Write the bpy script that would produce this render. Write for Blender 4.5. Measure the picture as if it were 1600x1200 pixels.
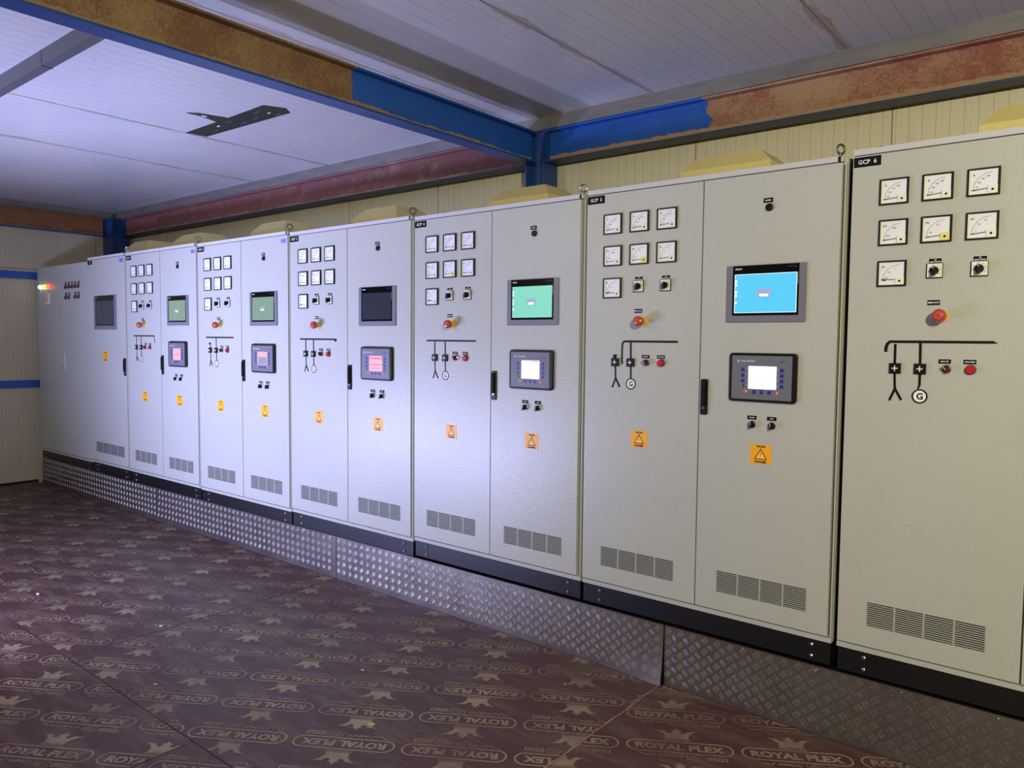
import bpy, bmesh, math, random
from mathutils import Vector, Matrix, Euler
random.seed(7)
for o in list(bpy.data.objects): bpy.data.objects.remove(o)
SC = bpy.context.scene
COL = SC.collection
PI = math.pi

# ------------------------------------------------------------------ camera
CX, CY, CZ, YAW, PITCH, ROLL, FPX = 1.978166, -2.988397, 1.547691, 0.681225, -0.057367, 0.009092, 1180.0
fw = Vector((-math.sin(YAW)*math.cos(PITCH), math.cos(YAW)*math.cos(PITCH), math.sin(PITCH)))
rt = fw.cross(Vector((0, 0, 1))).normalized(); up = rt.cross(fw)
r2 = rt*math.cos(ROLL) + up*math.sin(ROLL); u2 = -rt*math.sin(ROLL) + up*math.cos(ROLL)
cd = bpy.data.cameras.new('camera'); cam = bpy.data.objects.new('camera', cd); COL.objects.link(cam)
m3 = Matrix((r2, u2, -fw)).transposed()
cam.matrix_world = Matrix.Translation((CX, CY, CZ)) @ m3.to_4x4()
cd.sensor_fit = 'HORIZONTAL'; cd.sensor_width = 36.0; cd.lens = FPX/1600*36.0
cd.clip_start = 0.05; cd.clip_end = 60
SC.camera = cam

# ------------------------------------------------------------------ world, lights, exposure
SC.view_settings.view_transform = 'Standard'; SC.view_settings.look = 'None'
SC.view_settings.gamma = 1.0; SC.view_settings.use_curve_mapping = False
SC.view_settings.exposure = 0.0
w = bpy.data.worlds.new('world'); SC.world = w; w.use_nodes = True
w.node_tree.nodes['Background'].inputs[0].default_value = (0.75, 0.77, 0.85, 1)
w.node_tree.nodes['Background'].inputs[1].default_value = 0.3

def area(name, loc, target, size, power, color, spread=180):
    l = bpy.data.lights.new(name, 'AREA'); l.shape = 'DISK'; l.size = size; l.energy = power; l.color = color
    l.spread = math.radians(spread)
    o = bpy.data.objects.new(name, l); COL.objects.link(o); o.location = loc
    o.rotation_euler = (Vector(target) - Vector(loc)).to_track_quat('-Z', 'Y').to_euler()
    return o
FLOOD = area('flood_light', (-2.62, -2.70, 0.36), (-2.6, 0.0, 2.0), 0.20, 70, (0.49, 0.53, 1.0), 140)
ADDED_FLOOD = area('flood_light', (-4.1, -2.9, 0.50), (-3.2, 0.0, 2.2), 0.22, 76, (0.46, 0.50, 1.0), 120)  # second flood, added to lift the blue light on the left cabinets
WARM = area('warm_lamp', (3.1, -3.3, 2.45), (0.9, 0.0, 1.5), 0.16, 116, (1.0, 0.92, 0.67))
FILL = area('fill_light', (-2.5, -4.0, 2.6), (-3.0, -1.0, 0.5), 1.2, 30, (1.0, 0.93, 0.80))  # added soft warm fill, no fixture in the room

# ------------------------------------------------------------------ materials
def lin(c): return tuple((x/255/12.92 if x/255 <= .04045 else ((x/255+.055)/1.055)**2.4) for x in c) + (1.0,)
MATS = {}
def nt(name):
    m = bpy.data.materials.new(name); m.use_nodes = True; MATS[name] = m
    t = m.node_tree; b = t.nodes['Principled BSDF']
    return m, t, b
def N(t, kind, **kw):
    n = t.nodes.new(kind)
    for k, v in kw.items():
        if k.startswith('i_'): n.inputs[k[2:].replace('_', ' ')].default_value = v
        else: setattr(n, k, v)
    return n
def L(t, a, b): t.links.new(a, b)
def noise(t, scale, detail=3, co=None, rough=.5, stretch=None):
    n = N(t, 'ShaderNodeTexNoise'); n.inputs['Scale'].default_value = scale; n.inputs['Detail'].default_value = detail
    n.inputs['Roughness'].default_value = rough
    if co is None: co = N(t, 'ShaderNodeTexCoord').outputs['Object']
    if stretch:
        mp = N(t, 'ShaderNodeMapping'); mp.inputs['Scale'].default_value = stretch; L(t, co, mp.inputs[0]); co = mp.outputs[0]
    L(t, co, n.inputs['Vector']); return n.outputs['Fac']
def ramp(t, fac, stops):
    r = N(t, 'ShaderNodeValToRGB'); e = r.color_ramp.elements
    while len(e) < len(stops): e.new(.5)
    for i, (p, c) in enumerate(stops): e[i].position = p; e[i].color = c
    L(t, fac, r.inputs[0]); return r.outputs[0]
def M_(t, op, a, b=None, c=None):
    n = N(t, 'ShaderNodeMath', operation=op)
    for i, v in enumerate((a, b, c)):
        if v is None: continue
        if isinstance(v, (int, float)): n.inputs[i].default_value = v
        else: L(t, v, n.inputs[i])
    return n.outputs[0]
def mixc(t, fac, a, b):
    n = N(t, 'ShaderNodeMix', data_type='RGBA')
    for s, v in ((0, fac), (6, a), (7, b)):
        if isinstance(v, (int, float, tuple)): n.inputs[s].default_value = v
        else: L(t, v, n.inputs[s])
    return n.outputs[2]
def bump(t, b, h, strength, dist=.002):
    n = N(t, 'ShaderNodeBump'); n.inputs['Strength'].default_value = strength; n.inputs['Distance'].default_value = dist
    L(t, h, n.inputs['Height']); L(t, n.outputs[0], b.inputs['Normal'])
def xyz(t):
    s = N(t, 'ShaderNodeSeparateXYZ'); L(t, N(t, 'ShaderNodeTexCoord').outputs['Object'], s.inputs[0]); return s.outputs
def simple(name, rgb, rough=.5, metal=0, emit=None, es=1.0, spec=.5, var=0, bmp=0, bscale=300):
    m, t, b = nt(name)
    c = lin(rgb)
    b.inputs['Base Color'].default_value = c; b.inputs['Roughness'].default_value = rough
    b.inputs['Metallic'].default_value = metal; b.inputs['Specular IOR Level'].default_value = spec
    if var:
        f = noise(t, 6, 4)
        L(t, mixc(t, f, tuple(x*(1-var) for x in c[:3])+(1,), tuple(min(1, x*(1+var)) for x in c[:3])+(1,)), b.inputs['Base Color'])
    if bmp: bump(t, b, noise(t, bscale, 2), bmp, .0006)
    if emit: b.inputs['Emission Color'].default_value = lin(emit); b.inputs['Emission Strength'].default_value = es
    return m
# textured powder coat: fine orange peel
m, t, b = nt('cabinet_paint')
L(t, mixc(t, noise(t, 3, 4), lin((174, 175, 165)), lin((181, 182, 173))), b.inputs['Base Color'])
b.inputs['Roughness'].default_value = .34; b.inputs['Specular IOR Level'].default_value = .5
bump(t, b, noise(t, 130, 2), .55, .0018)
simple('frame_paint', (176, 178, 160), .4, bmp=.1)
simple('rail_paint', (190, 190, 190), .35)
simple('plinth_black', (13, 13, 16), .42, var=.2)
simple('gap_black', (10, 10, 10), .8)
simple('black_plastic', (12, 12, 13), .42, spec=.3)
simple('matt_black', (8, 8, 9), .6, spec=.2)
simple('tape_black', (9, 9, 10), .4, spec=.3)
simple('label_white', (235, 235, 235), .5)
simple('meter_white', (226, 228, 232), .3)
simple('meter_cream', (228, 227, 208), .35)
simple('ink', (40, 40, 46), .5)
simple('dark_grey_plastic', (88, 89, 98), .4)
simple('hmi_bezel', (112, 112, 122), .38)
simple('hmi_glass', (9, 10, 12), .12)
simple('controller_face', (104, 106, 112), .45)
simple('key_blue', (38, 40, 128), .4)
simple('key_edge', (90, 92, 150), .5)
simple('chrome', (190, 190, 190), .22, metal=1)
simple('steel', (140, 138, 130), .35, metal=1)
simple('red_plastic', (190, 28, 30), .28)
simple('red_cap', (172, 70, 60), .25)
simple('dark_red', (90, 14, 16), .3)
simple('yellow_collar', (206, 176, 60), .4)
simple('orange_label', (240, 168, 12), .45)
simple('sticker_inner', (250, 196, 70), .45)
simple('sticker_bolt', (214, 96, 24), .5)
simple('blue_tag', (112, 116, 180), .5)
simple('hood_yellow', (206, 192, 124), .42, var=.08)
simple('blue_stripe', (24, 74, 150), .4, var=.12)
simple('grey_purlin', (92, 90, 95), .45, metal=.3, var=.1)
simple('white_bit', (176, 166, 150), .7)
simple('hub_dark', (60, 62, 70), .5)
def screen(name, rgb, es, rough=.2):
    m, t, b = nt(name)
    b.inputs['Base Color'].default_value = (.01, .01, .01, 1); b.inputs['Roughness'].default_value = rough
    b.inputs['Emission Color'].default_value = lin(rgb); b.inputs['Emission Strength'].default_value = es
screen('scr_cyan', (92, 212, 255), .95)
screen('scr_mint', (138, 226, 204), .95)
screen('scr_green', (160, 194, 180), .72)
simple('scr_off', (62, 64, 70), .12)
simple('scr_off_blue', (52, 53, 60), .12)
screen('scr_white', (255, 255, 255), 1.6)
screen('scr_pink', (255, 196, 222), 1.0)
screen('scr_rose', (255, 130, 180), 1.0)
screen('scr_dialog', (176, 180, 220), .9)
screen('led_red', (255, 70, 40), 2.2)
screen('led_hot_red', (255, 60, 40), 6)
screen('led_yellow', (255, 205, 40), 8)
screen('led_green', (70, 255, 120), 6)
screen('led_white', (200, 255, 225), 7)

# corrugated sandwich panel wall: vertical micro ribs
def wall_mat(name, axis, c1, c2, pitch, seam_pitch, seam_off):
    m, t, b = nt(name); o = xyz(t); v = o[axis]
    p = M_(t, 'PINGPONG', v, pitch/2)                       # 0..pitch/2
    ridge = M_(t, 'LESS_THAN', p, .0035)
    groove = M_(t, 'GREATER_THAN', p, pitch/2-.0022)
    sp = M_(t, 'PINGPONG', M_(t, 'ADD', v, seam_off), seam_pitch/2)
    seam = M_(t, 'LESS_THAN', sp, .0025)
    base = mixc(t, noise(t, 2.2, 5), lin(c1), lin(c2))
    base = mixc(t, M_(t, 'MULTIPLY', groove, .35), base, lin(tuple(x*.7 for x in c1)))
    base = mixc(t, M_(t, 'MULTIPLY', seam, .8), base, lin((60, 56, 48)))
    fine = M_(t, 'MULTIPLY', M_(t, 'GREATER_THAN', noise(t, 3.0, 4, stretch=(6, 6, .35), rough=.7), .62), .10)
    base = mixc(t, fine, base, lin((130, 122, 100)))
    L(t, base, b.inputs['Base Color']); b.inputs['Roughness'].default_value = .42
    h = M_(t, 'SUBTRACT', M_(t, 'MULTIPLY', ridge, 1.0), M_(t, 'ADD', groove, M_(t, 'MULTIPLY', seam, 2)))
    bump(t, b, h, .7, .0015)
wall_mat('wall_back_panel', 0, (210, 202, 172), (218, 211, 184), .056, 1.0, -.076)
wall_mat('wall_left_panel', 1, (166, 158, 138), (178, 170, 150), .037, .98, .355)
# ceiling: smooth white panel with thin grooves along y and stained joints
m, t, b = nt('ceiling_panel'); o = xyz(t); v = o[0]
p = M_(t, 'PINGPONG', v, .0425); groove = M_(t, 'LESS_THAN', p, .0017)
jts = [2.9, 1.92, .908, -.107, -1.06, -2.99, -4.04]
dmin = None
for j in jts:
    d = M_(t, 'ABSOLUTE', M_(t, 'SUBTRACT', v, j)); dmin = d if dmin is None else M_(t, 'MINIMUM', dmin, d)
joint = M_(t, 'LESS_THAN', dmin, .004)
nn = noise(t, 3.5, 5, stretch=(1.5, 1, 1), rough=.65)
stain = M_(t, 'MULTIPLY', M_(t, 'LESS_THAN', dmin, M_(t, 'MULTIPLY', M_(t, 'POWER', nn, 3), .14)), .55)
base = mixc(t, noise(t, 1.3, 5), lin((186, 184, 182)), lin((202, 200, 198)))
base = mixc(t, M_(t, 'MULTIPLY', groove, .35), base, lin((112, 108, 116)))
base = mixc(t, stain, base, lin((150, 128, 96)))
base = mixc(t, M_(t, 'MULTIPLY', joint, .6), base, lin((92, 78, 66)))
L(t, base, b.inputs['Base Color'])
L(t, M_(t, 'ADD', .20, M_(t, 'MULTIPLY', noise(t, 2.5, 5), .16)), b.inputs['Roughness'])
wav = noise(t, 9, 2, stretch=(1, .12, 1))
fine = noise(t, 60, 2, stretch=(1, .02, 1))
h = M_(t, 'ADD', M_(t, 'MULTIPLY', groove, 1.0), M_(t, 'ADD', M_(t, 'MULTIPLY', wav, .14), M_(t, 'MULTIPLY', fine, .16)))
bump(t, b, h, 1.0, .0030)
m, t, b = nt('flashing')
L(t, mixc(t, noise(t, 5, 5, stretch=(1, 1, 4)), lin((98, 95, 90)), lin((134, 130, 122))), b.inputs['Base Color'])
b.inputs['Roughness'].default_value = .4; b.inputs['Metallic'].default_value = .25
bump(t, b, noise(t, 9, 3, stretch=(1, 1, 3)), .5, .006)

# painted / foam stained steel beams
def beam_mat(name, axis, lo, hi, edge_axis_z, primer=((112, 44, 44), (150, 84, 66)), foam=((146, 112, 62), (180, 150, 100)), foam_amt=.5, sw=.05):
    """blue paint shows between lo and hi along the axis, the rest is red primer under dried foam; the edge is ragged"""
    m, t, b = nt(name); o = xyz(t); v = o[axis]
    n1 = noise(t, 7, 6, rough=.7); n2 = noise(t, 45, 5, rough=.75); n3 = noise(t, 2.3, 5, rough=.7)
    e = M_(t, 'ADD', v, M_(t, 'MULTIPLY', M_(t, 'SUBTRACT', n1, .5), .22))
    inside = M_(t, 'MULTIPLY', M_(t, 'GREATER_THAN', e, lo), M_(t, 'LESS_THAN', e, hi))
    # foam creeping up from the lower edge of the web
    zz = M_(t, 'SUBTRACT', o[2], edge_axis_z)
    low = M_(t, 'LESS_THAN', M_(t, 'ADD', zz, M_(t, 'MULTIPLY', M_(t, 'SUBTRACT', n1, .5), -.06)), .022)
    inside = M_(t, 'MULTIPLY', inside, M_(t, 'SUBTRACT', 1, low))
    pr = mixc(t, n2, lin(primer[0]), lin(primer[1]))
    fo = mixc(t, n2, lin(foam[0]), lin(foam[1]))
    fmask = M_(t, 'GREATER_THAN', M_(t, 'ADD', M_(t, 'MULTIPLY', n3, .6), M_(t, 'MULTIPLY', n1, .4)), 1-foam_amt)
    fmask = M_(t, 'MAXIMUM', fmask, low)
    soft = ramp(t, M_(t, 'ADD', M_(t, 'MULTIPLY', n3, .35), M_(t, 'ADD', M_(t, 'MULTIPLY', n1, .25), M_(t, 'MULTIPLY', noise(t, 85, 6, rough=.8), .40))), [(.98-foam_amt-sw, (0, 0, 0, 1)), (.98-foam_amt+sw, (1, 1, 1, 1))])
    rest = mixc(t, M_(t, 'MAXIMUM', M_(t, 'MULTIPLY', low, .85), M_(t, 'MULTIPLY', soft, .85)), pr, fo)
    bl = mixc(t, n1, lin((14, 72, 160)), lin((26, 96, 190)))
    L(t, mixc(t, inside, rest, bl), b.inputs['Base Color'])
    L(t, M_(t, 'SUBTRACT', .75, M_(t, 'MULTIPLY', inside, .35)), b.inputs['Roughness'])
    bump(t, b, M_(t, 'ADD', M_(t, 'ADD', n2, n1), noise(t, 110, 4, rough=.8)), .9, .005)
beam_mat('beam_cross', 1, -.60, 5, 2.665, primer=((98, 66, 46), (138, 100, 72)), foam=((136, 112, 72), (168, 146, 104)), foam_amt=.48)
beam_mat('beam_back', 0, -2, .21, 2.672, primer=((124, 62, 54), (158, 98, 82)), foam=((156, 124, 90), (188, 160, 122)), foam_amt=.47)
beam_mat('beam_back_far', 0, 50, 51, 2.66, primer=((112, 58, 60), (160, 112, 108)), foam=((160, 128, 104), (184, 158, 134)), foam_amt=.42)
beam_mat('beam_left', 1, 50, 51, 2.66, primer=((98, 60, 34), (138, 92, 54)), foam=((140, 108, 66), (170, 140, 96)), foam_amt=.42)
m, t, b = nt('beam_blue')
L(t, mixc(t, noise(t, 9, 5), lin((18, 56, 112)), lin((26, 72, 138))), b.inputs['Base Color']); b.inputs['Roughness'].default_value = .42
bump(t, b, noise(t, 40, 3), .2, .002)
m, t, b = nt('flange_dark')
L(t, mixc(t, noise(t, 12, 5), lin((34, 50, 74)), lin((46, 66, 96))), b.inputs['Base Color']); b.inputs['Roughness'].default_value = .5

# plywood floor sheets and their printed stamps
m, t, b = nt('plywood')
n1 = noise(t, 1.6, 6, rough=.65); n2 = noise(t, 14, 5, rough=.7); n3 = noise(t, 5, 6, stretch=(.5, 2.2, 1), rough=.75)
c = mixc(t, n1, lin((62, 33, 34)), lin((82, 50, 48)))
dust = ramp(t, n3, [(.46, (0, 0, 0, 1)), (.70, (1, 1, 1, 1))])
c = mixc(t, M_(t, 'MULTIPLY', dust, .45), c, lin((122, 104, 94)))
red = ramp(t, noise(t, 1.1, 3), [(.66, (0, 0, 0, 1)), (.74, (1, 1, 1, 1))])
c = mixc(t, M_(t, 'MULTIPLY', red, .3), c, lin((120, 52, 48)))
L(t, c, b.inputs['Base Color']); L(t, M_(t, 'ADD', .36, M_(t, 'MULTIPLY', n2, .25)), b.inputs['Roughness'])
bump(t, b, n2, .15, .001)
m, t, b = nt('stamp_ink')
n1 = noise(t, 9, 6, rough=.8); wear = noise(t, 2.0, 5, rough=.7)
c = mixc(t, n1, lin((134, 118, 98)), lin((162, 144, 120)))
c = mixc(t, ramp(t, wear, [(.38, (0, 0, 0, 1)), (.62, (.8, .8, .8, 1))]), c, lin((96, 74, 70)))
L(t, c, b.inputs['Base Color']); b.inputs['Roughness'].default_value = .5
simple('subfloor', (60, 52, 48), .8)
simple('seam_dust', (150, 130, 112), .8)

m, t, b = nt('tread_aluminium')
n1 = noise(t, 4, 6, rough=.7)
L(t, mixc(t, n1, lin((122, 114, 110)), lin((168, 160, 156))), b.inputs['Base Color'])
b.inputs['Metallic'].default_value = .85
L(t, M_(t, 'ADD', .20, M_(t, 'MULTIPLY', n1, .20)), b.inputs['Roughness'])
bump(t, b, noise(t, 220, 3), .12, .0006)
simple('tread_bar', (215, 210, 205), .26, metal=1)
m, t, b = nt('black_film')
n1 = noise(t, 22, 4)
L(t, mixc(t, n1, lin((22, 28, 26)), lin((44, 54, 50))), b.inputs['Base Color']); b.inputs['Roughness'].default_value = .35
bump(t, b, noise(t, 14, 3), .4, .004)
simple('outer_wall', (176, 172, 160), .6)

# ------------------------------------------------------------------ mesh building
class MB:
    def __init__(s): s.v = []; s.f = []; s.m = []; s.mats = []
    def mi(s, name):
        if name not in s.mats: s.mats.append(name)
        return s.mats.index(name)
    def add(s, verts, faces, mat):
        k = len(s.v); s.v += [tuple(v) for v in verts]; i = s.mi(mat)
        for f in faces: s.f.append(tuple(k+a for a in f)); s.m.append(i)
    def box(s, x0, x1, y0, y1, z0, z1, mat):
        v = [(x0, y0, z0), (x1, y0, z0), (x1, y1, z0), (x0, y1, z0), (x0, y0, z1), (x1, y0, z1), (x1, y1, z1), (x0, y1, z1)]
        s.add(v, [(0, 3, 2, 1), (4, 5, 6, 7), (0, 1, 5, 4), (1, 2, 6, 5), (2, 3, 7, 6), (3, 0, 4, 7)], mat)
    def loft(s, loops, mat, cap0=True, cap1=True, capmat=None):
        n = len(loops[0]); k = len(s.v); i = s.mi(mat)
        for lp in loops: s.v += [tuple(p) for p in lp]
        for a in range(len(loops)-1):
            for j in range(n):
                s.f.append((k+a*n+j, k+a*n+(j+1) % n, k+(a+1)*n+(j+1) % n, k+(a+1)*n+j)); s.m.append(i)
        if cap0: s.f.append(tuple(k+j for j in reversed(range(n)))); s.m.append(i)
        if cap1: s.f.append(tuple(k+(len(loops)-1)*n+j for j in range(n))); s.m.append(s.mi(capmat) if capmat else i)
    # prism: outline in xz, back at y1, front at y0 (y0<y1), optional chamfer
    def prism(s, pts, y0, y1, mat, ch=0, capmat=None):
        cx = sum(p[0] for p in pts)/len(pts); cz = sum(p[1] for p in pts)/len(pts)
        loops = [[(x, y1, z) for x, z in pts]]
        if ch:
            loops.append([(x, y0+ch, z) for x, z in pts])
            def ins(x, z):
                dx, dz = x-cx, z-cz; 
                return (cx+dx-math.copysign(min(ch, abs(dx)), dx), y0, cz+dz-math.copysign(min(ch, abs(dz)), dz))
            loops.append([ins(x, z) for x, z in pts])
        else: loops.append([(x, y0, z) for x, z in pts])
        s.loft(loops, mat, capmat=capmat)
    def slab(s, x0, x1, z0, z1, y0, y1, mat, r=0, ch=0, capmat=None, seg=4):
        if r <= 0: pts = [(x0, z0), (x1, z0), (x1, z1), (x0, z1)]
        else:
            pts = []
            for cx, cz, a0 in ((x1-r, z0+r, -90), (x1-r, z1-r, 0), (x0+r, z1-r, 90), (x0+r, z0+r, 180)):
                for k in range(seg+1):
                    a = math.radians(a0+90*k/seg); pts.append((cx+r*math.cos(a), cz+r*math.sin(a)))
        s.prism(pts, y0, y1, mat, ch, capmat)
    def cyl(s, cx, cz, prof, mat, n=20, capmat=None):   # prof: [(y, r), ...] from back to front
        loops = [[(cx+r*math.cos(2*PI*k/n), y, cz+r*math.sin(2*PI*k/n)) for k in range(n)] for y, r in prof]
        s.loft(loops, mat, capmat=capmat)
    def ring(s, cx, cz, r0, r1, y0, y1, mat, n=28, a0=0, a1=360):
        full = (a1-a0) >= 360; q = n if full else n+1
        ang = [math.radians(a0+(a1-a0)*k/n) for k in range(q)]
        V = []; 
        for a in ang:
            for r, y in ((r0, y1), (r1, y1), (r1, y0), (r0, y0)): V.append((cx+r*math.cos(a), y, cz+r*math.sin(a)))
        F = []
        for k in range(q if full else q-1):
            a, b = 4*k, 4*((k+1) % q)
            for j in range(4): F.append((a+j, a+(j+1) % 4, b+(j+1) % 4, b+j))
        s.add(V, F, mat)
    def bar(s, x0, z0, x1, z1, wd, y0, y1, mat):       # straight strip on the xz plane
        dx, dz = x1-x0, z1-z0; l = math.hypot(dx, dz); nx, nz = -dz/l*wd/2, dx/l*wd/2
        s.prism([(x0-nx, z0-nz), (x1-nx, z1-nz), (x1+nx, z1+nz), (x0+nx, z0+nz)], y0, y1, mat)
    def text(s, txt, cx, cz, h, y, mat, wmax=None, align='C', hgt=.0003, bold=0):
        V, F, bb = text_data(txt, bold)
        k = h/(bb[3]-bb[2]) if bb[3] > bb[2] else h
        sx = k
        if wmax and (bb[1]-bb[0])*k > wmax: sx = wmax/(bb[1]-bb[0])
        ox = {'C': (bb[0]+bb[1])/2, 'L': bb[0], 'R': bb[1]}[align]; oz = (bb[2]+bb[3])/2
        s.add([(cx+(x-ox)*sx, y, cz+(z-oz)*k) for x, z in V], F, mat)
    def mesh(s, name, smooth=False):
        me = bpy.data.meshes.new(name); me.from_pydata(s.v, [], s.f)
        for mn in s.mats: me.materials.append(MATS[mn])
        me.polygons.foreach_set('material_index', s.m)
        if smooth: me.polygons.foreach_set('use_smooth', [True]*len(s.f))
        me.update(); return me
    def build(s, name, parent=None, loc=None, smooth=False, fix=True):
        me = s.mesh(name, smooth)
        if fix:
            bm = bmesh.new(); bm.from_mesh(me); bmesh.ops.recalc_face_normals(bm, faces=bm.faces); bm.to_mesh(me); bm.free()
        o = bpy.data.objects.new(name, me); COL.objects.link(o)
        if parent: o.parent = parent
        if loc: o.location = loc
        return o
_T = {}
def text_data(txt, bold=0):
    key = (txt, bold)
    if key in _T: return _T[key]
    cu = bpy.data.curves.new('t', 'FONT'); cu.body = txt; cu.size = 1; cu.resolution_u = 2; cu.offset = bold
    ob = bpy.data.objects.new('t', cu); COL.objects.link(ob)
    dg = bpy.context.evaluated_depsgraph_get(); ev = ob.evaluated_get(dg); me = ev.to_mesh()
    V = [(v.co.x, v.co.y) for v in me.vertices]; F = [tuple(p.vertices) for p in me.polygons]
    ev.to_mesh_clear(); bpy.data.objects.remove(ob); bpy.data.curves.remove(cu)
    bb = (min(v[0] for v in V), max(v[0] for v in V), min(v[1] for v in V), max(v[1] for v in V))
    _T[key] = (V, F, bb); return _T[key]
def empty(name, loc=(0, 0, 0), rz=0, scale=(1, 1, 1)):
    o = bpy.data.objects.new(name, None); COL.objects.link(o); o.location = loc; o.rotation_euler = (0, 0, rz); o.scale = scale
    o.empty_display_size = .1; return o
def tag(o, label=None, cat=None, group=None, kind=None):
    if label: o['label'] = label
    if cat: o['category'] = cat
    if group: o['group'] = group
    if kind: o['kind'] = kind
    return o

# ------------------------------------------------------------------ room shell
XL, YB, ZC, FZ = -6.86, 0.96, 2.92, 0.02
def struct(mb, name, parent=None):
    o = mb.build(name, parent)
    if not parent: tag(o, kind='structure')
    return o
g = MB(); g.box(XL-.1, 5.0, -5.2, YB+.1, -.10, 0, 'subfloor'); floor = struct(g, 'floor')
g = MB(); g.box(XL-.1, 5.0, -5.2, YB+.1, ZC, ZC+.08, 'ceiling_panel'); struct(g, 'ceiling')
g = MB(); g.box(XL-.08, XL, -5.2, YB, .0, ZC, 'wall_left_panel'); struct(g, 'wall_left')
g = MB(); g.box(XL-.08, 5.0, YB, YB+.08, .0, ZC, 'wall_back_panel'); struct(g, 'wall_back')
g = MB(); g.box(XL-.08, 5.0, -5.28, -5.2, 0, ZC, 'outer_wall'); struct(g, 'wall_front')
g = MB(); g.box(5.0, 5.08, -5.2, YB, 0, ZC, 'outer_wall'); struct(g, 'wall_right')
# grey flashings closing ceiling to beam tops
def flash_x(x0, x1, name):
    g = MB(); n = 60; V = []
    for k in range(n+1):
        x = x0+(x1-x0)*k/n
        for y, z in ((.79, ZC), (.792+.001*math.sin(x*9), 2.90), (.80+.003*math.sin(x*5+1), 2.845), (.90, 2.845), (.90, ZC)): V.append((x, y, z))
    F = []
    for k in range(n):
        for j in range(5): F.append((5*k+j, 5*k+(j+1) % 5, 5*(k+1)+(j+1) % 5, 5*(k+1)+j))
    F += [tuple(range(5)), tuple(5*n+j for j in reversed(range(5)))]
    g.add(V, F, 'flashing'); return struct(g, name)
flash_x(-6.80, 5.0, 'trim_1')
g = MB(); g.box(XL, -6.79, -5.2, .79, 2.845, ZC, 'flashing'); struct(g, 'trim_2')
# blue rails on the left wall, with the cream ledge above the upper one
g = MB(); g.box(XL, XL+.03, -5.2, .68, 2.135, 2.212, 'blue_stripe'); g.box(XL, XL+.034, -5.2, .68, 2.212, 2.226, 'wall_left_panel'); struct(g, 'trim_3')
g = MB(); g.box(XL, XL+.03, -5.2, .68, 1.018, 1.092, 'blue_stripe'); struct(g, 'trim_4')
g = MB(); g.box(XL, XL+.012, -5.2, -.0, .02, .045, 'gap_black'); struct(g, 'trim_5')
# dark supporting frame the cabinets stand on (behind the tread plates)
g = MB(); g.box(-6.73, 3.3, .012, .60, .0, .292, 'plinth_black'); struct(g, 'trim_6')

# ------------------------------------------------------------------ plywood sheets with stamps (parts of the floor)
TD = math.radians(31.4); tx, ty = math.cos(TD), math.sin(TD)
def stamp():
    s = MB(); V = []; F = []
    def poly(pts):
        k = len(V); V.extend(pts); F.append(tuple(range(k, k+len(pts))))
    def ringpoly(outer, inner):
        k = len(V); n = len(outer); V.extend(outer); V.extend(inner)
        for j in range(n): F.append((k+j, k+(j+1) % n, k+n+(j+1) % n, k+n+j))
    def pill(hw, hh):
        r = hh; P = []
        for a in range(-90, 91, 18): P.append((hw-r+r*math.cos(math.radians(a)), r*math.sin(math.radians(a))))
        for a in range(90, 271, 18): P.append((-hw+r+r*math.cos(math.radians(a)), r*math.sin(math.radians(a))))
        return P
    ringpoly(pill(.200, .042), pill(.1925, .0345))
    def txt(tx_, cx, cy, h, wd, bold=0, align='C'):
        v, f, bb = text_data(tx_, bold); ky = h/(bb[3]-bb[2]); kx = wd/(bb[1]-bb[0]); ox = (bb[0]+bb[1])/2; oy = (bb[2]+bb[3])/2
        k = len(V); V.extend([(cx+(a-ox)*kx, cy+(b_-oy)*ky) for a, b_ in v]); F.extend([tuple(k+i for i in q) for q in f])
    txt('ROYAL PLEX', 0, 0, .044, .330, .042)
    # crown
    cr = [(0.044, 0), (0.044, 0.024), (0.05, 0.04), (0.063, 0.06), (0.085, 0.077), (0.06, 0.07), (0.044, 0.071), (0.037, 0.057), (0.028, 0.048), (0.018, 0.054), (0.013, 0.064), (0.024, 0.078), (0.01, 0.077), (0.004, 0.094), (-0.004, 0.094), (-0.01, 0.077), (-0.024, 0.078), (-0.013, 0.064), (-0.018, 0.054), (-0.028, 0.048), (-0.037, 0.057), (-0.044, 0.071), (-0.06, 0.07), (-0.085, 0.077), (-0.063, 0.06), (-0.05, 0.04), (-0.044, 0.024), (-0.044, 0)]
    poly([(x-.004, y*.82+.062) for x, y in cr])
    poly([(-.054, .049), (.046, .049), (.046, .053), (-.054, .053)]); poly([(-.054, .056), (.046, .056), (.046, .0595), (-.054, .0595)])
    # zig zag logo, WEMCO, bar, PSCL oval, boxed word
    z = [(-.150, -.052), (-.132, -.072), (-.122, -.058), (-.110, -.072), (-.092, -.052)]
    for (a, b_), (c_, d_) in zip(z, z[1:]):
        poly([(a, b_), (a+.006, b_), (c_+.006, d_), (c_, d_)])
    poly([(-.166, -.052), (-.150, -.052), (-.150, -.055), (-.166, -.055)])
    txt('WEMCO', -.038, -.062, .016, .088, .02)
    poly([(.022, -.080), (.025, -.080), (.025, -.048), (.022, -.048)])
    el = lambda a, b_: [(.060+a*math.cos(k*PI/9), -.066+b_*math.sin(k*PI/9)) for k in range(18)]
    ringpoly(el(.029, .021), el(.026, .018))
    txt('PSCL', .060, -.066, .020, .040)
    bx = [(.096, -.078), (.168, -.078), (.168, -.054), (.096, -.054)]; bi = [(.102, -.074), (.162, -.074), (.162, -.058), (.102, -.058)]
    ringpoly(bx, bi); txt('PSCL', .132, -.066, .013, .052, .03)
    return V, F
SV, SF = stamp()
U = (.363, .2215); Vv = (.1245, -.2125)
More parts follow.
